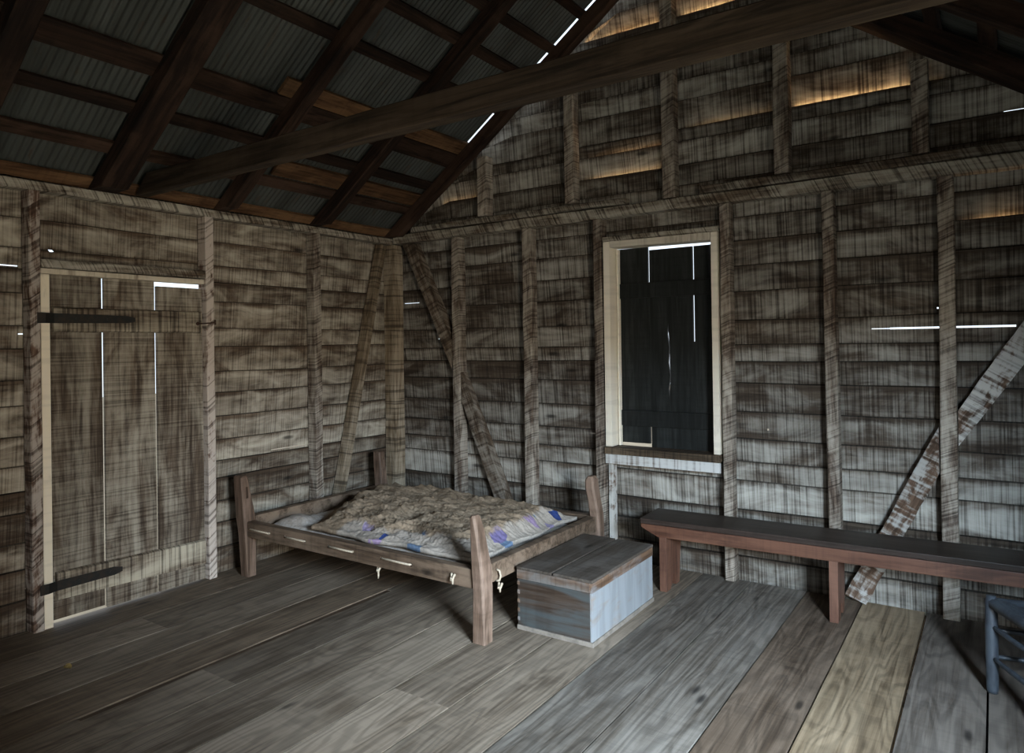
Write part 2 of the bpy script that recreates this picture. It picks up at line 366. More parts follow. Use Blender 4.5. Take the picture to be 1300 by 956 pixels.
structure(siding('wall_front', M['siding_back'], [-.06 + .17 * i for i in range(26)], -.085, W + .085, lambda u, d, z: (u, YF - D - d, z), [(1.9, 3.0, -.2, 2.02)], top=lambda u: roof_z(u) + .118, seed=6))  # opening behind the camera added for the fill lamp

# ------------------------------------------------------------------ floor and ground
fx = [-.09, .27, .57, .875, 1.18, 1.50, 1.835, 2.155, 2.49, 2.82, 3.147, 3.493, 3.815, 4.147, 4.45, 4.77, 5.06, W + .09]
tints = {4: (.9, .9, .9), 6: (1.05, 1.05, 1.05), 12: (1.42, 1.22, .93), 11: (1.0, .84, .72), 13: (.72, .70, .70), 14: (.72, .7, .7), 10: (1.08, 1.08, 1.08), 9: (1.02, 1.02, 1.02), 3: (.82, .77, .72), 0: (.86, .82, .78)}  # boards around the chair are tinted darker for its shadow
mb = MB()
for i in range(len(fx) - 1):
    a, b = fx[i], fx[i + 1]; rnd = R.random(); pass
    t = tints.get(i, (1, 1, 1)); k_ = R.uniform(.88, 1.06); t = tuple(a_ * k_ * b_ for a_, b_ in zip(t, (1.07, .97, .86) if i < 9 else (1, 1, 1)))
    ys = [YF - .09 + k * .19 for k in range(int((.09 - YF + .06) / .19) + 1)] + [.07]
    joint = R.uniform(-3.2, -1.8) if i % 3 == 1 else -99
    for y0, y1 in zip(ys, ys[1:]):
        def ed(y, x, k): return x + .0045 * noise.noise(Vector((y * 2.1, x * 9.3, k)))
        g0 = g1 = .0045
        if i == 12: g1 = .006
        if i == 13: g0 = .006
        P = []
        for z in (-.035, 0):
            zz = z
            P += [(ed(y0, a, 0) + g0, y0, zz), (ed(y0, b, 0) - g1, y0, zz), (ed(y1, b, 0) - g1, y1, zz), (ed(y1, a, 0) + g0, y1, zz)]
        if i == 4 and -3.3 < y0 < -1.4:      # splintered dark edge of one board
            for z4 in (0, 4):
                x_ = P[z4][0] + .035 + .02 * noise.noise(Vector((y0 * 5, 1, 2))); x2 = P[z4 + 3][0] + .035 + .02 * noise.noise(Vector((y1 * 5, 1, 2)))
                if z4 == 0: lo_ = ((x_, y0, -.035), (x2, y1, -.035))
                else: hi_ = ((x_, y0, 0), (x2, y1, 0))
            mb.hexa([(P[0][0], y0, -.035), lo_[0], lo_[1], (P[3][0], y1, -.035), (P[4][0], y0, -.004), (hi_[0][0], y0, -.004), (hi_[1][0], y1, -.004), (P[7][0], y1, -.004)], .5, (.42, .3, .22))
            P[0] = lo_[0]; P[3] = lo_[1]; P[4] = hi_[0]; P[7] = hi_[1]
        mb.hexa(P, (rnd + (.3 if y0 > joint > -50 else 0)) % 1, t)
for i, x in enumerate(fx[1:-1], 1):
    if i != 13: mb.box((x - .035, YF - .09, -.047), (x + .035, .07, -.0365), .2, (.10, .09, .08))  # dark strips added below the gaps so they read as shaded
structure(mb.build('floor', M['floor']))
mb = MB(); mb.box((-30, -30, -.75), (35, 30, -.6)); structure(mb.build('ground', M['ground']))
mb = MB(); mb.box((-.13, YF - .13, -.2), (-.09, .13, -.037)); mb.box((W + .09, YF - .13, -.2), (W + .13, .13, -.037)); mb.box((-.13, .09, -.6), (W + .13, .13, -.037)); mb.box((-.13, YF - .13, -.6), (W + .13, YF - .09, -.037)); mb.box((-.131, YF - .13, -.6), (-.091, .13, -.2))  # unseen skirt added to keep daylight from under the floor
structure(mb.build('unseen_skirt', M['siding_dim']))

# ------------------------------------------------------------------ corrugated roof
def roof(name, right):
    mb = MB(); per = .038; amp = .0058
    for s0, s1, n0, ye in ((-.36, 1.2, .142, .32), (1.1, 2.25, .146, (.32 if right else -.035)), (2.15, 3.30, .150, (.32 if right else -.035))):
        ny = int((ye - (YF - .3)) / per * 8); rows = 4
        vs = []; fs = []
        for k in range(rows + 1):
            s = s0 + (s1 - s0) * k / rows
            if right and s1 > 3.2 and k == rows: s -= .004
            for j in range(ny + 1):
                y = YF - .3 + (ye - (YF - .3)) * j / ny
                vs.append(RP(s, n0 + amp * math.sin(2 * math.pi * y / per) + .004 * k / rows, y, right))
        for k in range(rows):
            for j in range(ny):
                a = k * (ny + 1) + j; fs.append((a, a + 1, a + ny + 2, a + ny + 1))
        mb.add(vs, fs)
    o = mb.build(name, M['galv'], smooth=True)
    return structure(o)
roof('ceiling_left', False); roof('ceiling_right', True)

# ------------------------------------------------------------------ rafters, battens, plates, beam
def rafter(y0, y1, right, mat, dep=.10):
    """profile with a level seat on the plate"""
    zs = 2.576; mb = MB(); rr = random.Random(int(y0 * 100) + right)
    xs = (zs - Z0) / .7; dv = dep / CT
    xt = (zs - Z0 - dv) / .7
    bot = []; topp = []; n = 14; xr = W / 2 - .006
    for i in range(n + 1):
        t = i / n
        x = xs + (xr - xs) * t; xx = xt + (xr - xt) * t
        bot.append((x, Z0 + .7 * x + (.004 * rr.uniform(-1, 1) if 0 < i < n else 0))); topp.append((xx, Z0 + .7 * xx + dv))
    rings = []
    for (bx, bz), (tx, tz) in zip(bot, topp):
        j0, j1 = rr.uniform(-.003, .003), rr.uniform(-.003, .003)
        f = (lambda x: W - x) if right else (lambda x: x)
        c = .007
        rings.append([(f(bx), y0 + j0 + c, bz), (f(bx), y1 + j1 - c, bz), (f(bx), y1 + j1, bz + c), (f(tx), y1 + j1, tz), (f(tx), y0 + j0, tz), (f(bx), y0 + j0, bz + c)])
    mb.loft(rings); o = mb.build('rafter', mat)
    # local frame along the rafter so the grain follows it
    ang = TH if not right else math.pi - TH
    Rm = Matrix.Rotation(-ang, 4, 'Y'); o.data.transform(Rm.inverted()); o.matrix_world = Rm
    return o
rl = [(-.083, -.003, 'dark rafter lying against the gable wall, at the near roof slope', ),
      (-.925, -.835, 'dark rafter, first one out from the gable wall'),
      (-1.765, -1.68, 'dark rafter, second one out from the gable wall, crossing behind the tie beam'),
      (-2.60, -2.44, 'broad dark rafter landing on the plate beside the foot of the tie beam'),
      (-3.34, -3.22, 'dark reddish rafter at the upper left corner, above the plate left of the door')]
rl[0] = (-.083, -.003, 'dark rafter lying against the gable boards, rising from the corner post past bright slits')
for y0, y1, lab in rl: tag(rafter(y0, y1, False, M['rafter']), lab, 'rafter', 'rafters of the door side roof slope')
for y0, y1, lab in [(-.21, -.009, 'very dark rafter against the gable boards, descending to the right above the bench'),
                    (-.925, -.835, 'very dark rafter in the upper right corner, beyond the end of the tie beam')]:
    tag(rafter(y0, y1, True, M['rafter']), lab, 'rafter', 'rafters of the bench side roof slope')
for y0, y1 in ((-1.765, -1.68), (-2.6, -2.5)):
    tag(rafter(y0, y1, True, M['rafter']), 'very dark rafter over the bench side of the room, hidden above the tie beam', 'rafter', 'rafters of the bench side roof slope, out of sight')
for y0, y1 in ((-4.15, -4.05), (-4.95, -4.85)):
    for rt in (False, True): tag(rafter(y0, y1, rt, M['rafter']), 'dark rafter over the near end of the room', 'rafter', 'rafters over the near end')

def batten(s0, s1, ya, yb, right, mat, label, n0=.1015, th=.024, group='roof battens under the corrugated sheets'):
    o = member('roof_batten', RP((s0 + s1) / 2, n0 + th / 2, ya, right), RP((s0 + s1) / 2, n0 + th / 2, yb, right), s1 - s0, th, RP(0, 1, 0, right) - RP(0, 0, 0, right), mat, jit=.004, ch=.002, seg=.3)
    return tag(o, label, 'batten', group)
YB0 = YF - .05
bl = [(.035, .12, YB0, .09, 'batten_new', 'brown eave board lying just above the door wall plate'),
      (.335, .42, YB0, .09, 'batten', 'dark narrow batten, second one up from the eave board'),
      (.45, .585, -1.53, .085, 'batten_new', 'wide brown board with two pale knots, below the tie beam near the gable'),
      (.65, .735, YB0, .09, 'batten', 'dark narrow batten under the sheets, third one up from the eave board'),
      (.93, 1.075, YB0, .09, 'batten', 'wide dark batten under the sheets, just below the orange brown board'),
      (1.085, 1.21, -1.86, .085, 'batten_new', 'orange brown board between dark battens, its sawn end beside a rafter'),
      (1.55, 1.63, YB0, .09, 'batten', 'dark batten crossing the sheets one bay above the orange brown board'),
      (1.885, 1.97, YB0, .09, 'batten', 'dark batten high on the roof, two above the orange brown board'),
      (2.175, 2.25, YB0, .09, 'batten', 'dark batten high on the roof, meeting the bright slit at the gable'),
      (2.50, 2.58, YB0, .09, 'batten', 'uppermost dark batten at the top edge, ending in the brightest slit')]
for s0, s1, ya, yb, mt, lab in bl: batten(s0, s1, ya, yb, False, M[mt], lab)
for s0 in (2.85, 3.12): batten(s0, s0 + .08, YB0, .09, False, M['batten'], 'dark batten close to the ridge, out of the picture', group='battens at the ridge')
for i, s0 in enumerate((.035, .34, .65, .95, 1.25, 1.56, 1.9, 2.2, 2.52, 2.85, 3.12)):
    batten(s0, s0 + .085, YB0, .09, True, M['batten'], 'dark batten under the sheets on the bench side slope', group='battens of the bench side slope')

def tplate(p0, p1, w, d, out, label): return tag(member('top_plate', p0, p1, w, d, out, M['plate'], jit=.004), label, 'plate')
tplate((-.05, YF - .08, 2.545), (-.05, -.004, 2.545), .052, .098, (1, 0, 0), 'long whitewashed plate along the top of the door wall')
tplate((.004, .049, 2.56), (W - .004, .049, 2.56), .078, .098, (0, -1, 0), 'long lower plate along the back wall, above the window')
tplate((.22, .049, 2.631), (2.295, .049, 2.631), .045, .098, (0, -1, 0), 'upper plate board under the gable studs, from the corner to above the window')
tplate((2.86, .049, 2.634), (W - .09, .049, 2.634), .052, .098, (0, -1, 0), 'upper plate board under the gable studs, running over the bench side')
tplate((W + .05, YF - .08, 2.545), (W + .05, -.004, 2.545), .052, .098, (-1, 0, 0), 'plate along the top of the right hand wall')
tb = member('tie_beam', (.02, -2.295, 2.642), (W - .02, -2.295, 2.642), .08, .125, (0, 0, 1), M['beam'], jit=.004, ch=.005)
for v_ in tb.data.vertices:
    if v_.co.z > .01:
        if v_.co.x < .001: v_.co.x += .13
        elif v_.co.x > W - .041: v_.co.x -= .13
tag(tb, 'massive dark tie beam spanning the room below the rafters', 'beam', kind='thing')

# ------------------------------------------------------------------ studs, posts and braces
def stud_b(x0, x1, mat, label, z0=.003, z1=2.517, lean=0, group='studs of the back wall'):
    o = member('wall_stud', ((x0 + x1) / 2, .049, z0), ((x0 + x1) / 2 + lean, .049, z1), x1 - x0, .098, (0, -1, 0), M[mat], jit=.0028)
    return tag(o, label, 'stud', group)
def stud_l(y0, y1, mat, label, z0=.003, z1=2.517, group='studs of the door wall'):
    o = member('wall_stud', (-.049, (y0 + y1) / 2, z0), (-.049, (y0 + y1) / 2, z1), y1 - y0, .098, (1, 0, 0), M[mat], jit=.003)
    return tag(o, label, 'stud', group)
stud_l(-2.93, -2.872, 'stud_pale', 'stud on the hinge side of the door, carrying the iron strap hinges')
stud_l(-1.845, -1.785, 'stud_pale', 'pinkish peeling stud on the latch side of the door')
stud_l(-.905, -.835, 'stud', 'saw-marked stud between the door and the corner brace')
stud_l(-3.75, -3.68, 'stud', 'stud on the door wall, nearest the viewer beyond the picture', group='studs near the viewer')
stud_b(.675, .756, 'stud', 'stud crossed by the corner brace, nearest the corner post')
stud_b(1.40, 1.483, 'stud', 'speckled whitewashed stud midway between corner brace and window')
stud_b(2.036, 2.107, 'stud', 'whitewashed stud against the left jamb of the window, behind the bedpost')
stud_b(2.99, 3.055, 'stud', 'carved-looking rough stud along the right jamb of the window')
stud_b(3.645, 3.712, 'stud', 'rough hacked stud behind the bench, between window and brace', lean=-.02)
stud_b(4.236, 4.318, 'stud', 'broad stud crossing the slanted brace behind the bench', lean=.004)
stud_b(4.93, 5.01, 'stud', 'stud at the far right end of the back wall', group='studs out of sight')
for x0, x1, lab in [(.965, 1.06, 'short gable stud nearest the low end of the gable rafter'), (1.80, 1.885, 'gable stud, second from the low left end, under the tie beam'),
                    (2.59, 2.68, 'tall gable stud in the middle, passing behind the tie beam above the window'), (3.348, 3.44, 'gable stud between window and bench, above the plate'),
                    (4.118, 4.205, 'short gable stud meeting the dark rafter above the bench')]:
    xm = x0 if x0 < W / 2 else x1
    stud_b(x0, x1, 'stud', lab, 2.666 if not 2.295 < x0 < 2.86 else 2.606, min(roof_z(x0), roof_z(x1)) + .0, group='gable studs above the plate').data
cp = member('corner_post', (-.034, .034, .003), (-.034, .034, 2.512), .128, .128, (1, 0, 0), M['post'], jit=.003)
o = member('corner_post', (W + .034, .034, .003), (W + .034, .034, 2.512), .128, .128, (-1, 0, 0), M['post'], jit=.003); tag(o, 'square post in the far right corner, beyond the picture', 'post')
tag(cp, 'square corner post where the door wall meets the back wall', 'post')
def brace(pts, out, label, w=.09, d=.09):
    o = member('corner_brace', pts[0], pts[1], w, d, out, M['brace'], jit=.005, ch=.008)
    return tag(o, label, 'brace', None)
o = member('diagonal_brace', (-.049, -.72, .02), (-.049, -.105, 2.50), .07, .09, (1, 0, 0), M['post'], jit=.003); tag(o, 'brown brace leaning from the corner down the door wall behind the bed', 'brace')
def cut_brace(pts, label, group, y0=.006, y1=.094, mat=None):
    """pts: quad in the wall plane (x, z): two on the lower/left end, two on the upper/right end, walked round"""
    a = Vector((pts[0][0], pts[0][1])); b = Vector((pts[3][0], pts[3][1]))
    ang = math.atan2(b.y - a.y, b.x - a.x); rr = random.Random(int(a.x * 100)); n = 12; rings = []
    for i in range(n + 1):
        t = i / n; j = lambda: rr.uniform(-.005, .005) if 0 < i < n else 0
        P = [pts[0][k] + (pts[3][k] - pts[0][k]) * t for k in (0, 1)]; Q = [pts[1][k] + (pts[2][k] - pts[1][k]) * t for k in (0, 1)]
        P[0] += j(); Q[0] += j()
        rings.append([(P[0], y0, P[1]), (Q[0], y0, Q[1]), (Q[0], y1, Q[1]), (P[0], y1, P[1])])
    mb = MB(); mb.loft(rings); o = mb.build('diagonal_brace', mat or M['brace'])
    Rm = Matrix.Rotation(-ang, 4, 'Y'); o.data.transform(Rm.inverted()); o.matrix_world = Rm
    return tag(o, label, 'brace', group)
G1, G2 = 'brace pieces between corner and window', 'brace pieces behind the bench'
cut_brace([(.665, 1.40), (.668, 1.64), (.245, 2.51), (.115, 2.51)], 'upper piece of the corner brace, from the plate to the first stud', G1, mat=M['brace_dim'])
cut_brace([(1.17, .16), (1.30, .16), (.765, 1.37), (.765, 1.12)], 'lower piece of the corner brace, emerging right of the first stud behind the quilt', G1, mat=M['brace_dim'])
cut_brace([(3.725, .045), (3.84, .004), (4.23, .83), (4.23, 1.09)], 'lower piece of the slanted brace with flaking whitewash behind the bench', G2)
cut_brace([(4.325, 1.19), (4.325, .99), (5.02, 2.05), (4.96, 2.22)], 'upper piece of the slanted brace, leaving the picture above the bench', G2)

# ------------------------------------------------------------------ door
dr = structure(empty('door_1', (-.05, -2.82, 0)))
def dpart(name, mb, mat, parent=dr, bevel=0.0, smooth=False):
    o = mb.build(name, mat, bevel=bevel, smooth=smooth); o.parent = parent; o.matrix_parent_inverse = parent.matrix_world.inverted() if parent.parent is None else (Matrix.Translation(-Vector((-.05, -2.82, 0))))
    return o
bpy.context.view_layer.update()
for a, b, z0, z1 in ((-2.808, -2.5205, .03, 2.0455), (-2.5055, -2.1885, .012, 2.0455), (-2.173, -1.852, .008, 2.016)):
    mb = MB(); mb.box((-.068, a, z0), (-.043, b, z1)); dpart('plank', mb, M['door'], bevel=.003)
mb = MB(); rings = []
for k in range(9):
    y = -2.80 + (.93) * k / 8; j = .006 * noise.noise(Vector((k * .8, 3, 1)))
    rings.append([(-.042, y, 1.708 + j), (-.042, y, 1.857 - j), (-.016, y, 1.85 - j), (-.016, y, 1.714 + j)])
mb.loft(rings); bt = dpart('batten', mb, M['door_batten'], bevel=.003)
mb = MB(); rings = []
for k in range(9):
    y = -2.80 + (.94) * k / 8; dz = -.03 * k / 8
    rings.append([(-.042, y, .145 + dz), (-.042, y, .31 + dz), (-.016, y, .303 + dz), (-.016, y, .15 + dz)])
mb.loft(rings); bt2 = dpart('batten', mb, M['door_batten'], bevel=.003)
def strap(zc, y1, h0, h1, label=None):
    mb = MB(); pts = [(-2.895, .003), (-2.852, .003), (-2.80, -.0145), (y1 - .05, -.0145), (y1, -.0145)]
    rings = []
    for i, (y, x) in enumerate(pts):
        t = i / 4; h = h0 + (h1 - h0) * ((y + 2.895) / (y1 + 2.895)); h = h / 2 * (.55 if i == 4 else 1)
        rings.append([(x, y, zc - h), (x, y, zc + h), (x + .005, y, zc + h), (x + .005, y, zc - h)])
    mb.loft(rings)
    for y in (-2.80 + .12, -2.80 + .3):
        mb.tube([(-.011, y, zc), (-.0065, y, zc)], .006, 8)
    return dpart('strap_hinge', mb, M['iron'])
strap(1.79, -2.33, .062, .045); strap(.235, -2.43, .058, .05)
mb = MB(); mb.tube([(-.012, -1.895, 1.772), (.006, -1.88, 1.773), (.008, -1.83, 1.776), (.008, -1.79, 1.782), (.001, -1.782, 1.79)], .005, 8)
mb.tube([(-.016, -1.905, 1.772), (-.006, -1.905, 1.772)], .012, 10); mb.tube([(.001, -1.782, 1.765), (.001, -1.782, 1.80)], .006, 8)
dpart('door_hook', mb, M['rust'], smooth=True)
# door trim: head and jamb strips belong to the room
mb = MB(); mb.box((-.098, -2.869, .002), (-.012, -2.822, 2.045)); structure(mb.build('trim_2', M['trim_pale'], bevel=.003))
mb = MB(); mb.box((-.098, -2.868, 2.047), (-.018, -1.848, 2.078)); structure(mb.build('trim_3', M['trim_pale'], bevel=.003))
o = member('trim_4', (-.049, -2.868, 2.105), (-.049, -1.849, 2.112), .05, .098, (1, 0, 0), M['plate'], jit=.003); structure(o)
mb = MB(); mb.box((-.098, -1.8, .0), (-.07, -1.787, 2.04)); structure(mb.build('trim_5', M['trim_pale']))

# ------------------------------------------------------------------ window and shutter
wn = structure(empty('window_1', (2.55, .05, .8)))
bpy.context.view_layer.update()
def wpart(name, mb, mat, bevel=0.0):
    o = mb.build(name, mat, bevel=bevel); o.parent = wn; o.matrix_parent_inverse = wn.matrix_world.inverted(); return o
mb = MB(); mb.box((2.125, -.006, .838), (2.176, .13, 2.342)); wpart('jamb', mb, M['cream'], .003)
mb = MB(); mb.box((2.931, -.006, .838), (2.975, .13, 2.335)); wpart('jamb', mb, M['cream'], .003)
mb = MB(); mb.hexa([(2.178, -.006, 2.297), (2.929, -.006, 2.285), (2.929, .13, 2.285), (2.178, .13, 2.297), (2.178, -.006, 2.343), (2.929, -.006, 2.336), (2.929, .13, 2.336), (2.178, .13, 2.343)]); wpart('head_board', mb, M['cream'], .003)
mb = MB(); mb.box((2.187, .085, .838), (2.20, .125, 2.29)); wpart('stop_strip', mb, M['cream'], .002)
mb = MB(); mb.box((2.126, -.03, .786), (2.976, .13, .836)); wpart('sill', mb, M['sill_brown'], .004)
mb = MB(); mb.box((2.126, -.018, .715), (2.976, .005, .784)); wpart('sill_apron', mb, M['sill_white'], .003)
mb = MB(); mb.box((2.126, .03, .003), (2.162, .097, .712)); wpart('jack_stud', mb, M['brace'], .003)
o = member('trim_6', (2.115, .049, 2.366), (2.984, .049, 2.357), .036, .09, (0, -1, 0), M['plate'], jit=.003); structure(o)
sh = empty('window_shutter', (2.55, .15, .85)); tag(sh, 'closed black-green plank shutter with cracks of light, filling the window', 'shutter')
bpy.context.view_layer.update()
def spart(name, mb, mat, bevel=0.0):
    o = mb.build(name, mat, bevel=bevel); o.parent = sh; o.matrix_parent_inverse = sh.matrix_world.inverted(); return o
def crackplank(x0, x1, z0, z1, crack=None):
    mb = MB()
    if crack:
        pts, wd = crack; n = len(pts)
        def strip(side):
            zs_ = [z0] + [p[1] for p in pts] + [z1]
            rings = []
            for i, z in enumerate(zs_):
                if 0 < i < n + 1: xc = pts[i - 1][0]; h = wd[i - 1]
                else: xc = pts[0 if i == 0 else -1][0]; h = 0
                a, b = (x0, xc - h) if side == 0 else (xc + h, x1)
                rings.append([(a, .135, z), (b, .135, z), (b, .157, z), (a, .157, z)])
            mb.loft(rings, rnd=.4)
        strip(0); strip(1)
    else: mb.box((x0, .135, z0), (x1, .157, z1), .5)
    return spart('plank', mb, M['shutter'])
crackplank(2.14, 2.4155, .858, 2.296)
crackplank(2.4275, 2.7505, .832, 2.272, ([(2.573, 1.17), (2.566, 1.26), (2.578, 1.36), (2.567, 1.45), (2.573, 1.56), (2.562, 1.66), (2.568, 1.74)], [0, .0053, .0036, .0057, .0036, .0056, 0]))
crackplank(2.762, 2.97, .832, 2.272, ([(2.872, 1.95), (2.874, 2.1), (2.876, 2.27)], [0, .001, .002]))
mb = MB(); mb.box((2.415, .1352, .99), (2.427, .1565, 2.02)); mb.box((2.749, .1352, .833), (2.761, .1565, 1.60)); spart('gap_filler_strip', mb, M['shutter'])
mb = MB(); mb.box((2.20, .108, 1.925), (2.925, .133, 2.035)); spart('batten', mb, M['shutter'], .004)
mb = MB(); mb.box((2.20, .108, .985), (2.925, .133, 1.10)); spart('batten', mb, M['shutter'], .004)

# ------------------------------------------------------------------ rope bed
bed = empty('rope_bed', (1.17, -.98, 0)); tag(bed, 'low wooden rope bed with tapered posts in the corner under the quilt', 'bed')
bpy.context.view_layer.update()
def bpart(name, mb, mat, parent=None, **k):
    o = mb.build(name, mat, **k); o.parent = parent or bed
    o.matrix_parent_inverse = Matrix.Translation((-1.17, .98, 0)) if parent is None else Matrix.Identity(4)
    return o
def post(secs, round_top=False):
    mb = MB(); rings = []
    for z, x0, x1, y0, y1 in secs:
        c = .012 if z > .02 else .006
        rings.append([(x0 + c, y0, z), (x1 - c, y0, z), (x1, y0 + c, z), (x1, y1 - c, z), (x1 - c, y1, z), (x0 + c, y1, z), (x0, y1 - c, z), (x0, y0 + c, z)])
    mb.loft(rings); return mb
pn = bpart('bedpost', post([(.002, 2.165, 2.247, -1.69, -1.612), (.28, 2.170, 2.247, -1.695, -1.598), (.40, 2.166, 2.243, -1.70, -1.598), (.6, 2.172, 2.226, -1.715, -1.635), (.678, 2.176, 2.214, -1.722, -1.655), (.69, 2.182, 2.207, -1.715, -1.662)]), M['bedpost'])
pf = bpart('bedpost', post([(.002, .105, .186, -1.676, -1.605), (.28, .095, .19, -1.69, -1.60), (.40, .085, .19, -1.70, -1.60), (.6, .072, .178, -1.705, -1.635), (.695, .066, .168, -1.705, -1.645), (.706, .074, .16, -1.70, -1.65)]), M['bedpost'])
pr = bpart('bedpost', post([(.002, 2.17, 2.25, -.36, -.285), (.30, 2.17, 2.25, -.37, -.285), (.42, 2.172, 2.248, -.375, -.29), (.52, 2.165, 2.235, -.385, -.30), (.60, 2.155, 2.225, -.40, -.305), (.655, 2.155, 2.222, -.40, -.31), (.682, 2.167, 2.21, -.385, -.325)]), M['bedpost'])
pl = bpart('bedpost', post([(.002, .105, .186, -.36, -.285), (.30, .1, .19, -.37, -.285), (.42, .1, .188, -.375, -.29), (.6, .09, .178, -.375, -.30), (.69, .086, .17, -.375, -.31), (.70, .094, .163, -.37, -.315)]), M['bedpost'])
mb = MB(); mb.box((.15, -1.678, .55), (.25, -1.660, .63)); cut(pf, [mb])
mb = MB(); mb.box((.15, -.345, .55), (.25, -.325, .63)); cut(pl, [mb])
def rail(a, b, mat=M['bedwood']):
    mb = MB(); mb.box(a, b); return bpart('bed_rail', mb, mat, bevel=.006)
fr = rail((.192, -1.682, .287), (2.163, -1.622, .392))
rr_ = rail((2.172, -1.594, .307), (2.232, -.38, .41))
lr_ = rail((.11, -1.596, .30), (.172, -.38, .415))
br_ = rail((.192, -.36, .30), (2.167, -.30, .405))
# rope loops through the front rail
slots = [(.235, .40), (.62, .79), (1.08, 1.26), (1.52, 1.77)]
slots = [(.222, .44), (.605, .80), (1.03, 1.245), (1.49, 1.72)]
holes = []
for a, b in slots:
    for x in (a, b):
        mb = MB(); mb.tube([(x, -1.70, .345), (x, -1.60, .345)], .011, 10); holes.append(mb)
cut(fr, holes)
for a, b in slots:
    mb = MB(); mb.tube([(a, -1.63, .345), (a, -1.672, .345), (a + .006, -1.686, .345), (b - .006, -1.686, .345), (b, -1.672, .345), (b, -1.63, .345)], .0065, 8); bpart('rope', mb, M['rope'], smooth=True)
def knot(c, tail, parent=None):
    mb = MB(); c = Vector(c); pts = []
    for k in range(26):
        t = k / 25 * 4 * math.pi
        pts.append(c + Vector((.014 * math.sin(t * .5 + .3), .011 * math.cos(t * .75), .013 * math.sin(t))))
    mb.tube(pts, .0065, 8)
    mb.tube([c, c + Vector(tail) * .5 + Vector((.006, -.006, 0)), c + Vector(tail)], [.006, .006, .004], 8)
    mb.tube([c, c + Vector((-tail[0] + .01, tail[1], tail[2] * .55))], [.006, .004], 8)
    return bpart('rope_knot', mb, M['rope'], smooth=True)
knot((2.04, -1.698, .335), (.012, -.012, -.035)); knot((1.44, -1.66, .268), (.004, -.006, -.055))
knot((2.262, -1.565, .288), (.006, -.006, -.032))
mb = MB(); mb.tube([(2.236, -1.555, .37), (2.252, -1.552, .365), (2.256, -1.545, .335), (2.25, -1.55, .312), (2.236, -1.558, .31)], .006, 8); bpart('rope', mb, M['rope'], smooth=True)

# bedding
def fnoise(x, y, s, o=0, oct=4): return noise.fractal(Vector((x * s, y * s, o)), 1.0, 2.0, oct)
def ridg(x, y, s, o=0):
    w = noise.noise_vector(Vector((x * s * .5, y * s * .5, o))) * .6
    return 1 - abs(noise.noise(Vector((x * s + w.x, y * s * 1.25 + w.y, o + 4)))) * 2.2
def sheet(name, x0, x1, y0, y1, nx, ny, hf, mat, edge=None, base=None, outline=.03, slant=0.0):
    vs = []; fs = []; ed = []
    for j in range(ny + 1):
        for i in range(nx + 1):
            u, v = i / nx, j / ny
            x = x0 + (x1 - x0) * u; y = y0 + (y1 - y0) * v
            x += outline * noise.noise(Vector((y * 3.1, x * .7, 2))) * (1 - abs(2 * u - 1) * .0)
            y += outline * noise.noise(Vector((x * 3.3, y * .7, 9)))
            if slant: x += slant * (1 - v) ** 2.2 * (1 - u)
            b = min(u * (x1 - x0), (1 - u) * (x1 - x0), v * (y1 - y0), (1 - v) * (y1 - y0))
            vs.append((x, y, hf(x, y, u, v, b))); ed.append(edge(u, v, b, x, y) if edge else 0)
    for j in range(ny):
        for i in range(nx):
            a = j * (nx + 1) + i; fs.append((a, a + 1, a + nx + 2, a + nx + 1))
    mb = MB(); mb.add(vs, fs); o = mb.build(name, mat, smooth=True)
    at = o.data.attributes.new('edge', 'FLOAT', 'POINT')
    for k, e in enumerate(ed): at.data[k].value = e
    # close the underside
    bm = bmesh.new(); bm.from_mesh(o.data)
    bed_ = [e for e in bm.edges if e.is_boundary]
    r = bmesh.ops.extrude_edge_only(bm, edges=bed_)
    nv = [g for g in r['geom'] if isinstance(g, bmesh.types.BMVert)]
    for v_ in nv: v_.co.z = base
    ne = [g for g in r['geom'] if isinstance(g, bmesh.types.BMEdge) and g.verts[0] in nv and g.verts[1] in nv]
    bmesh.ops.contextual_create(bm, geom=ne)
    bmesh.ops.recalc_face_normals(bm, faces=bm.faces)
    for f in bm.faces: f.smooth = True
    bm.to_mesh(o.data); bm.free()
    return o
def ss(a, b, x):
    t = max(0, min(1, (x - a) / (b - a))); return t * t * (3 - 2 * t)
def tick_h(x, y, u, v, b):
    h = .322 + .026 * ss(0, .1, b) + .010 * ridg(x, y, 9, 3) * ss(0, .05, b) + .06 * math.exp(-((x - .42) ** 2 / .02 + (y + 1.42) ** 2 / .03))
    return h
tk = sheet('mattress', .235, 2.135, -1.60, -.39, 90, 70, tick_h, M['tick'], edge=lambda u, v, b, x, y: .45, base=.305, outline=.02)
tag(tk, 'thin pale mattress with bluish patches showing at the edges of the bed', 'mattress')
def quilt_h(x, y, u, v, b):
    e = ss(0, .16, b)
    back = ss(-1.65, -.55, y)
    h = .392 + e * (.026 + .075 * back * (1 - .75 * ss(.9, 2.1, x)) + .018 * ss(1.2, 1.9, x))
    wr = .026 * ridg(x, y, 3.6, 1) + .012 * ridg(x * .7, y * 1.6, 9, 7) + .006 * ridg(x * .5, y * 1.9, 24, 2) + .007 * fnoise(x * .45, y * 1.7, 34, 3) + .006 * fnoise(x, y, 70, 5)
    return h + wr * (.35 + .65 * e) * (.55 + .45 * ss(-.4, -1.2, y) + .25)
qt = sheet('quilt', .36, 2.085, -1.56, -.415, 230, 170, quilt_h, M['quilt'], base=.379, outline=.045, slant=.34,
           edge=lambda u, v, b, x, y: max(ss(.24, .0, v) * ss(.1, .25, u) * .9, ss(.84, 1.0, u) * .9))
tag(qt, 'rumpled tan patchwork quilt heaped over the bed', 'quilt')

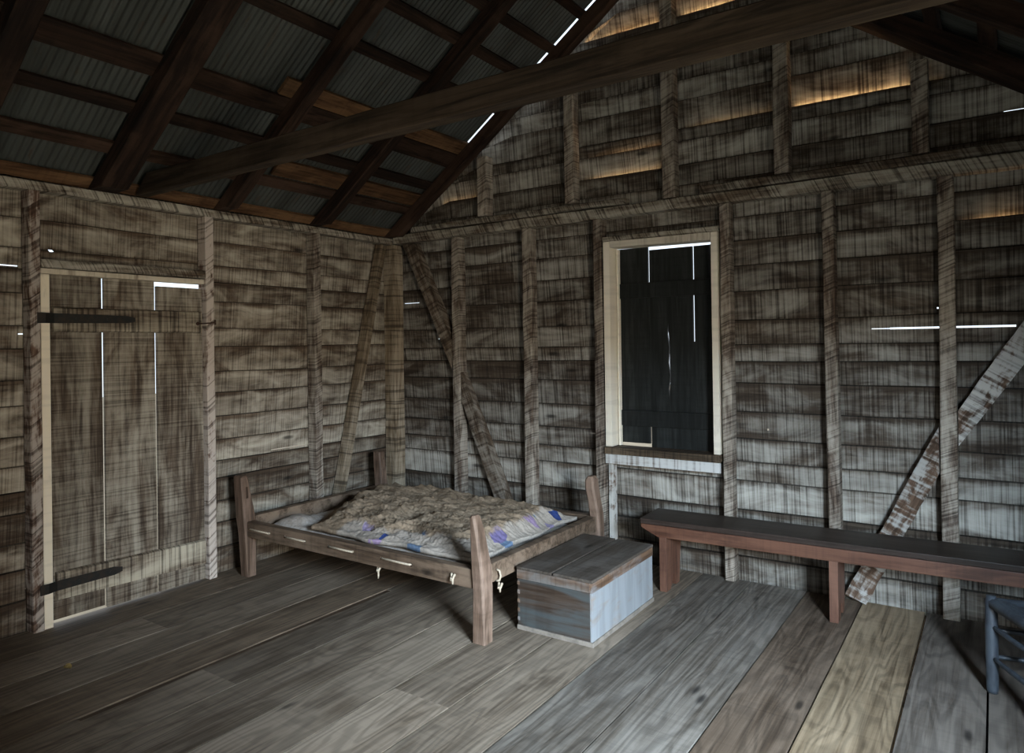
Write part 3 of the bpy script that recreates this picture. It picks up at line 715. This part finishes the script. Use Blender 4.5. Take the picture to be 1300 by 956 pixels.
# ------------------------------------------------------------------ chest
cx0, cx1, cy0, cy1 = 2.268, 2.738, -1.40, -.61
ch = empty('wooden_chest', ((cx0 + cx1) / 2, (cy0 + cy1) / 2, 0)); tag(ch, 'low lidded wooden chest with daylight-toned side at the foot of the bed', 'chest')
bpy.context.view_layer.update()
def cpart(name, mb, mat, **k):
    o = mb.build(name, mat, **k); o.parent = ch; o.matrix_parent_inverse = ch.matrix_world.inverted(); return o
mb = MB(); mb.box((cx0 - .004, cy0 - .006, .001), (cx1 + .006, cy1 + .006, .026)); cpart('base_board', mb, M['chest_base'], bevel=.003)
mb = MB(); mb.box((cx0, cy0, .027), (cx1 - .014, cy0 + .02, .283)); cpart('front_panel', mb, M['chest_front_shaded'], bevel=.002)['label'] = 'worn teal and brown front panel coloured as shaded'
mb = MB(); mb.box((cx1 - .013, cy0, .027), (cx1, cy1, .283)); cpart('side_panel', mb, M['chest_side_lit'], bevel=.002)['label'] = 'side panel coloured as daylit'
mb = MB(); mb.box((cx0, cy0 + .021, .027), (cx0 + .02, cy1, .283)); cpart('side_panel', mb, M['chest_side_lit'], bevel=.002)
mb = MB(); mb.box((cx0 + .021, cy1 - .02, .027), (cx1 - .014, cy1, .283)); cpart('back_panel', mb, M['chest_front_shaded'], bevel=.002)
lid = empty('lid'); lid.parent = ch; lid.matrix_parent_inverse = ch.matrix_world.inverted()
bpy.context.view_layer.update()
def lpart(name, mb, mat, **k):
    o = mb.build(name, mat, **k); o.parent = lid; o.matrix_parent_inverse = lid.matrix_world.inverted(); return o
mb = MB(); mb.box((cx0 - .003, cy0 - .004, .285), (cx1 - .016, cy0 + .02, .336)); lpart('lid_rim', mb, M['chest_rim_shaded'], bevel=.003)
mb = MB(); mb.box((cx1 - .0155, cy0 - .004, .285), (cx1 + .004, cy1, .336)); lpart('lid_rim', mb, M['chest_rim'], bevel=.003)
mb = MB(); mb.box((cx0 - .003, cy0 + .021, .285), (cx0 + .02, cy1, .336)); lpart('lid_rim', mb, M['chest_rim'], bevel=.003)
mb = MB(); mb.box((cx0 - .004, cy0 - .006, .337), (2.489, cy1 + .003, .3535)); lpart('lid_board', mb, M['chest_lid'], bevel=.004)
mb = MB(); mb.box((2.503, cy0 - .006, .337), (cx1 + .005, cy1 + .003, .3535)); lpart('lid_board', mb, M['chest_lid'], bevel=.004)
for z in (.05, .1, .15, .2, .25):
    mb = MB(); mb.box((cx0 - .0015, cy0 - .001, z), (cx0 + .014, cy0 + .004, z + .022)); cpart('dovetail', mb, M['chest_rim'])

# ------------------------------------------------------------------ bench
bn = empty('long_bench', (2.60, -.425, 0), .036); tag(bn, 'long reddish brown bench with dark top against the back wall', 'bench')
bpy.context.view_layer.update()
def npart(name, mb, mat, **k):
    o = mb.build(name, mat, **k); o.parent = bn; return o
BL = 2.26
mb = MB(); mb.box((-.02, -.005, .424), (BL, .318, .457)); npart('seat_board', mb, M['bench_top'], bevel=.004)
def apron(y0, y1):
    mb = MB(); pts = [(-.016, .422), (BL - .004, .422), (BL - .004, .40), (BL - .11, .348), (.095, .348), (-.016, .40)]
    rings = [[(x, y, z) for x, z in pts] for y in (y0, y1)]
    mb.loft(rings, rnd=.3); return npart('apron', mb, M['bench'], bevel=.002)
apron(-.004, .018); apron(.294, .314)
def bleg(x):
    mb = MB(); y0, y1 = .019, .245
    ym = (y0 + y1) / 2
    pts = [(y0 - .017, .0015), (y0 + .062, .0015), (ym, .085), (y1 - .062, .0015), (y1, .0015), (y1 + .045, .345), (.293, .422), (y0, .422), (y0, .349), (y0 - .017, .347)]
    rings = [[(xx, y, z) for y, z in pts] for xx in (x, x + .047)]
    mb.loft(rings, rnd=R.random()); return npart('leg', mb, M['bench_leg'], bevel=.002)
for x in (.105, 1.108, 2.11): bleg(x)

# ------------------------------------------------------------------ chair
ca = empty('splint_seat_chair', (4.47, -.85, 0)); tag(ca, 'blue-black splint seat chair cropped at the right edge, in front of the bench', 'chair')
bpy.context.view_layer.update()
A_ = Vector((4.47, -.85, 0)); e1 = Vector((math.cos(math.radians(-62)), math.sin(math.radians(-62)), 0)); e2 = Vector((math.cos(math.radians(14)), math.sin(math.radians(14)), 0))
P00 = A_; P10 = A_ + e1 * .42; P01 = A_ + e2 * .36; P11 = P10 + e2 * .36 + (-e1) * .05; P01 = P01 + e1 * .03
def kpart(name, mb, mat, **k):
    o = mb.build(name, mat, **k); o.parent = ca; o.matrix_parent_inverse = ca.matrix_world.inverted(); return o
def leg(p, h):
    mb = MB(); zs_ = [.0015, .02, .12, h * .6, h - .03, h]; rd = [.021, .024, .0255, .026, .025, .019]
    mb.tube([(p.x, p.y, z) for z in zs_], rd, 14); return kpart('leg', mb, M['chair'], smooth=True)
SH = .425
leg(P00, SH + .012); leg(P10, SH + .012); leg(P01, .93); leg(P11, .93)
def rung(a, b, z0, z1, r=.011, name='rung'):
    a = Vector((a.x, a.y, z0)); b = Vector((b.x, b.y, z1)); d = (b - a).normalized()
    mb = MB(); pts = [a + d * .012 + (b - a - d * .024) * t for t in (0, .1, .5, .9, 1)]
    mb.tube(pts, [r * .75, r * .9, r * 1.15, r * .9, r * .75], 10); return kpart(name, mb, M['chair'], smooth=True)
for a, b, hs in ((P00, P10, (.16, .30)), (P00, P01, (.165, .285)), (P10, P11, (.16, .28)), (P01, P11, (.2,))):
    for z in hs: rung(a, b, z, z)
for a, b in ((P00, P10), (P00, P01), (P10, P11), (P01, P11)): rung(a, b, SH - .03, SH - .03, .014, 'seat_rail')
# woven seat: ridges run round the seat in nested squares
vs = []; fs = []; nn = 64; q = [P00 - e1 * .02 - e2 * .02, P10 + e1 * .02 - e2 * .02, P11 + e1 * .02 + e2 * .02, P01 - e1 * .02 + e2 * .02]
for j in range(nn + 1):
    for i in range(nn + 1):
        u, v = i / nn, j / nn
        p = (q[0] * (1 - u) + q[1] * u) * (1 - v) + (q[3] * (1 - u) + q[2] * u) * v
        dd = max(abs(2 * u - 1), abs(2 * v - 1)); b = min(u, 1 - u, v, 1 - v)
        vs.append((p.x, p.y, SH - .006 + .012 * ss(0, .06, b) - .012 * ss(1, 0, dd) + .0035 * math.sin(dd * 62)))
for j in range(nn):
    for i in range(nn): a = j * (nn + 1) + i; fs.append((a, a + 1, a + nn + 2, a + nn + 1))
mb = MB(); mb.add(vs, fs); s_ = mb.build('seat', M['chair'], smooth=True)
bm = bmesh.new(); bm.from_mesh(s_.data); r = bmesh.ops.extrude_edge_only(bm, edges=[e for e in bm.edges if e.is_boundary])
nv = [g for g in r['geom'] if isinstance(g, bmesh.types.BMVert)]
for v_ in nv: v_.co.z = SH - .034
bmesh.ops.contextual_create(bm, geom=[g for g in r['geom'] if isinstance(g, bmesh.types.BMEdge) and g.verts[0] in nv and g.verts[1] in nv])
bmesh.ops.recalc_face_normals(bm, faces=bm.faces); bm.to_mesh(s_.data); bm.free()
s_.parent = ca; s_.matrix_parent_inverse = ca.matrix_world.inverted()
for z in (.58, .70, .82):
    mb = MB(); rings = []
    for k in range(9):
        t = k / 8; p = P01 * (1 - t) + P11 * t + e2 * .03 * math.sin(math.pi * t)
        n = e2 * .005
        rings.append([tuple(p - n + Vector((0, 0, z - .03))), tuple(p + n + Vector((0, 0, z - .03))), tuple(p + n + Vector((0, 0, z + .03 + .01 * math.sin(math.pi * t)))), tuple(p - n + Vector((0, 0, z + .03 + .01 * math.sin(math.pi * t))))])
    mb.loft(rings); kpart('back_slat', mb, M['chair'])

# ------------------------------------------------------------------ dry leaf on the floor
LX, LY = .62, -3.02
mb = MB(); vs = []; fs = []
for k in range(9):
    t = k / 8; w = .017 * math.sin(math.pi * min(.98, t * .9 + .08)); x = -.03 + .06 * t
    vs += [(LX + x, LY - w, .006 + .008 * abs(t - .5)), (LX + x, LY, .003), (LX + x, LY + w, .01 + .006 * math.sin(t * 6))]
for k in range(8):
    a = k * 3; fs += [(a, a + 1, a + 4, a + 3), (a + 1, a + 2, a + 5, a + 4)]
mb.add(vs, fs); o = mb.build('dry_leaf', M['leaf'], smooth=True); tag(o, 'small curled yellow leaf lying on the floor by the door', 'leaf')

# ------------------------------------------------------------------ light
wd = bpy.data.worlds.new('World'); SC.world = wd; wd.use_nodes = True
bg = wd.node_tree.nodes['Background']; bg.inputs[0].default_value = (.80, .90, 1.0, 1); bg.inputs[1].default_value = 1.6
def area(name, loc, target, sx, sy, power, col):
    l = bpy.data.lights.new(name, 'AREA'); l.shape = 'RECTANGLE'; l.size = sx; l.size_y = sy; l.energy = power; l.color = col
    o = bpy.data.objects.new(name, l); COL.objects.link(o); o.location = loc
    d = (Vector(target) - Vector(loc)).normalized(); o.rotation_euler = d.to_track_quat('-Z', 'Y').to_euler()
    return o
# bright sky outside the open doorway in the right wall
area('sky_outside_door', (7.6, -6.3, 3.2), (3.2, -1.4, .5), 4.6, 1.9, 7400, (.61, .80, 1.0))
area('horizon_outside_door', (7.9, -6.0, 1.7), (3.0, -1.6, 1.5), 4.6, 1.3, 700, (1.0, .91, .77))
# low warm light from the ground outside the doorway; front lamp is added fill
area('ground_glow_door', (6.5, -3.9, .35), (3.0, -2.6, 1.6), 1.6, 1.0, 70, (1.0, .82, .60))
area('front_fill_light', (2.45, -6.9, 1.5), (2.45, -3.0, 1.1), 1.6, 2.0, 14, (1.0, .86, .68))
# sun-warmed light creeping up behind the lapped gable boards
def glow(x0, x1, z, p, col=(1.0, .62, .30), dy=.002):
    l = bpy.data.lights.new('sun_through_gap', 'AREA'); l.shape = 'RECTANGLE'; l.size = x1 - x0; l.size_y = .012; l.energy = p; l.color = col
    o = bpy.data.objects.new('sun_through_gap', l); COL.objects.link(o)
    o.location = ((x0 + x1) / 2, D + .030, z - .012); o.rotation_euler = (math.pi + .1, 0, 0)
    return o

for k, a, b, p in GLOW: glow(a, b, zb[k], p)

# ------------------------------------------------------------------ camera (calibrated from the photograph)
q = (4.49834122, -4.68193811, .599847260, .00382705034, -.0146030219, 895.021333)
yaw, pitch, roll = q[2:5]
F = Vector((-math.sin(yaw) * math.cos(pitch), math.cos(yaw) * math.cos(pitch), math.sin(pitch)))
Rv = Vector((math.cos(yaw), math.sin(yaw), 0)); U = Rv.cross(F)
R2 = Rv * math.cos(roll) + U * math.sin(roll); U2 = U * math.cos(roll) - Rv * math.sin(roll)
cd = bpy.data.cameras.new('camera'); cam = bpy.data.objects.new('camera', cd); COL.objects.link(cam)
mw = Matrix((R2, U2, -F)).transposed().to_4x4(); mw.translation = (q[0], q[1], 1.6); cam.matrix_world = mw
cd.sensor_fit = 'HORIZONTAL'; cd.sensor_width = 36; cd.lens = q[5] / 1300 * 36; cd.shift_y = -44.5 / 1300; cd.clip_start = .02
SC.camera = cam
SC.view_settings.view_transform = 'Standard'; SC.view_settings.look = 'None'
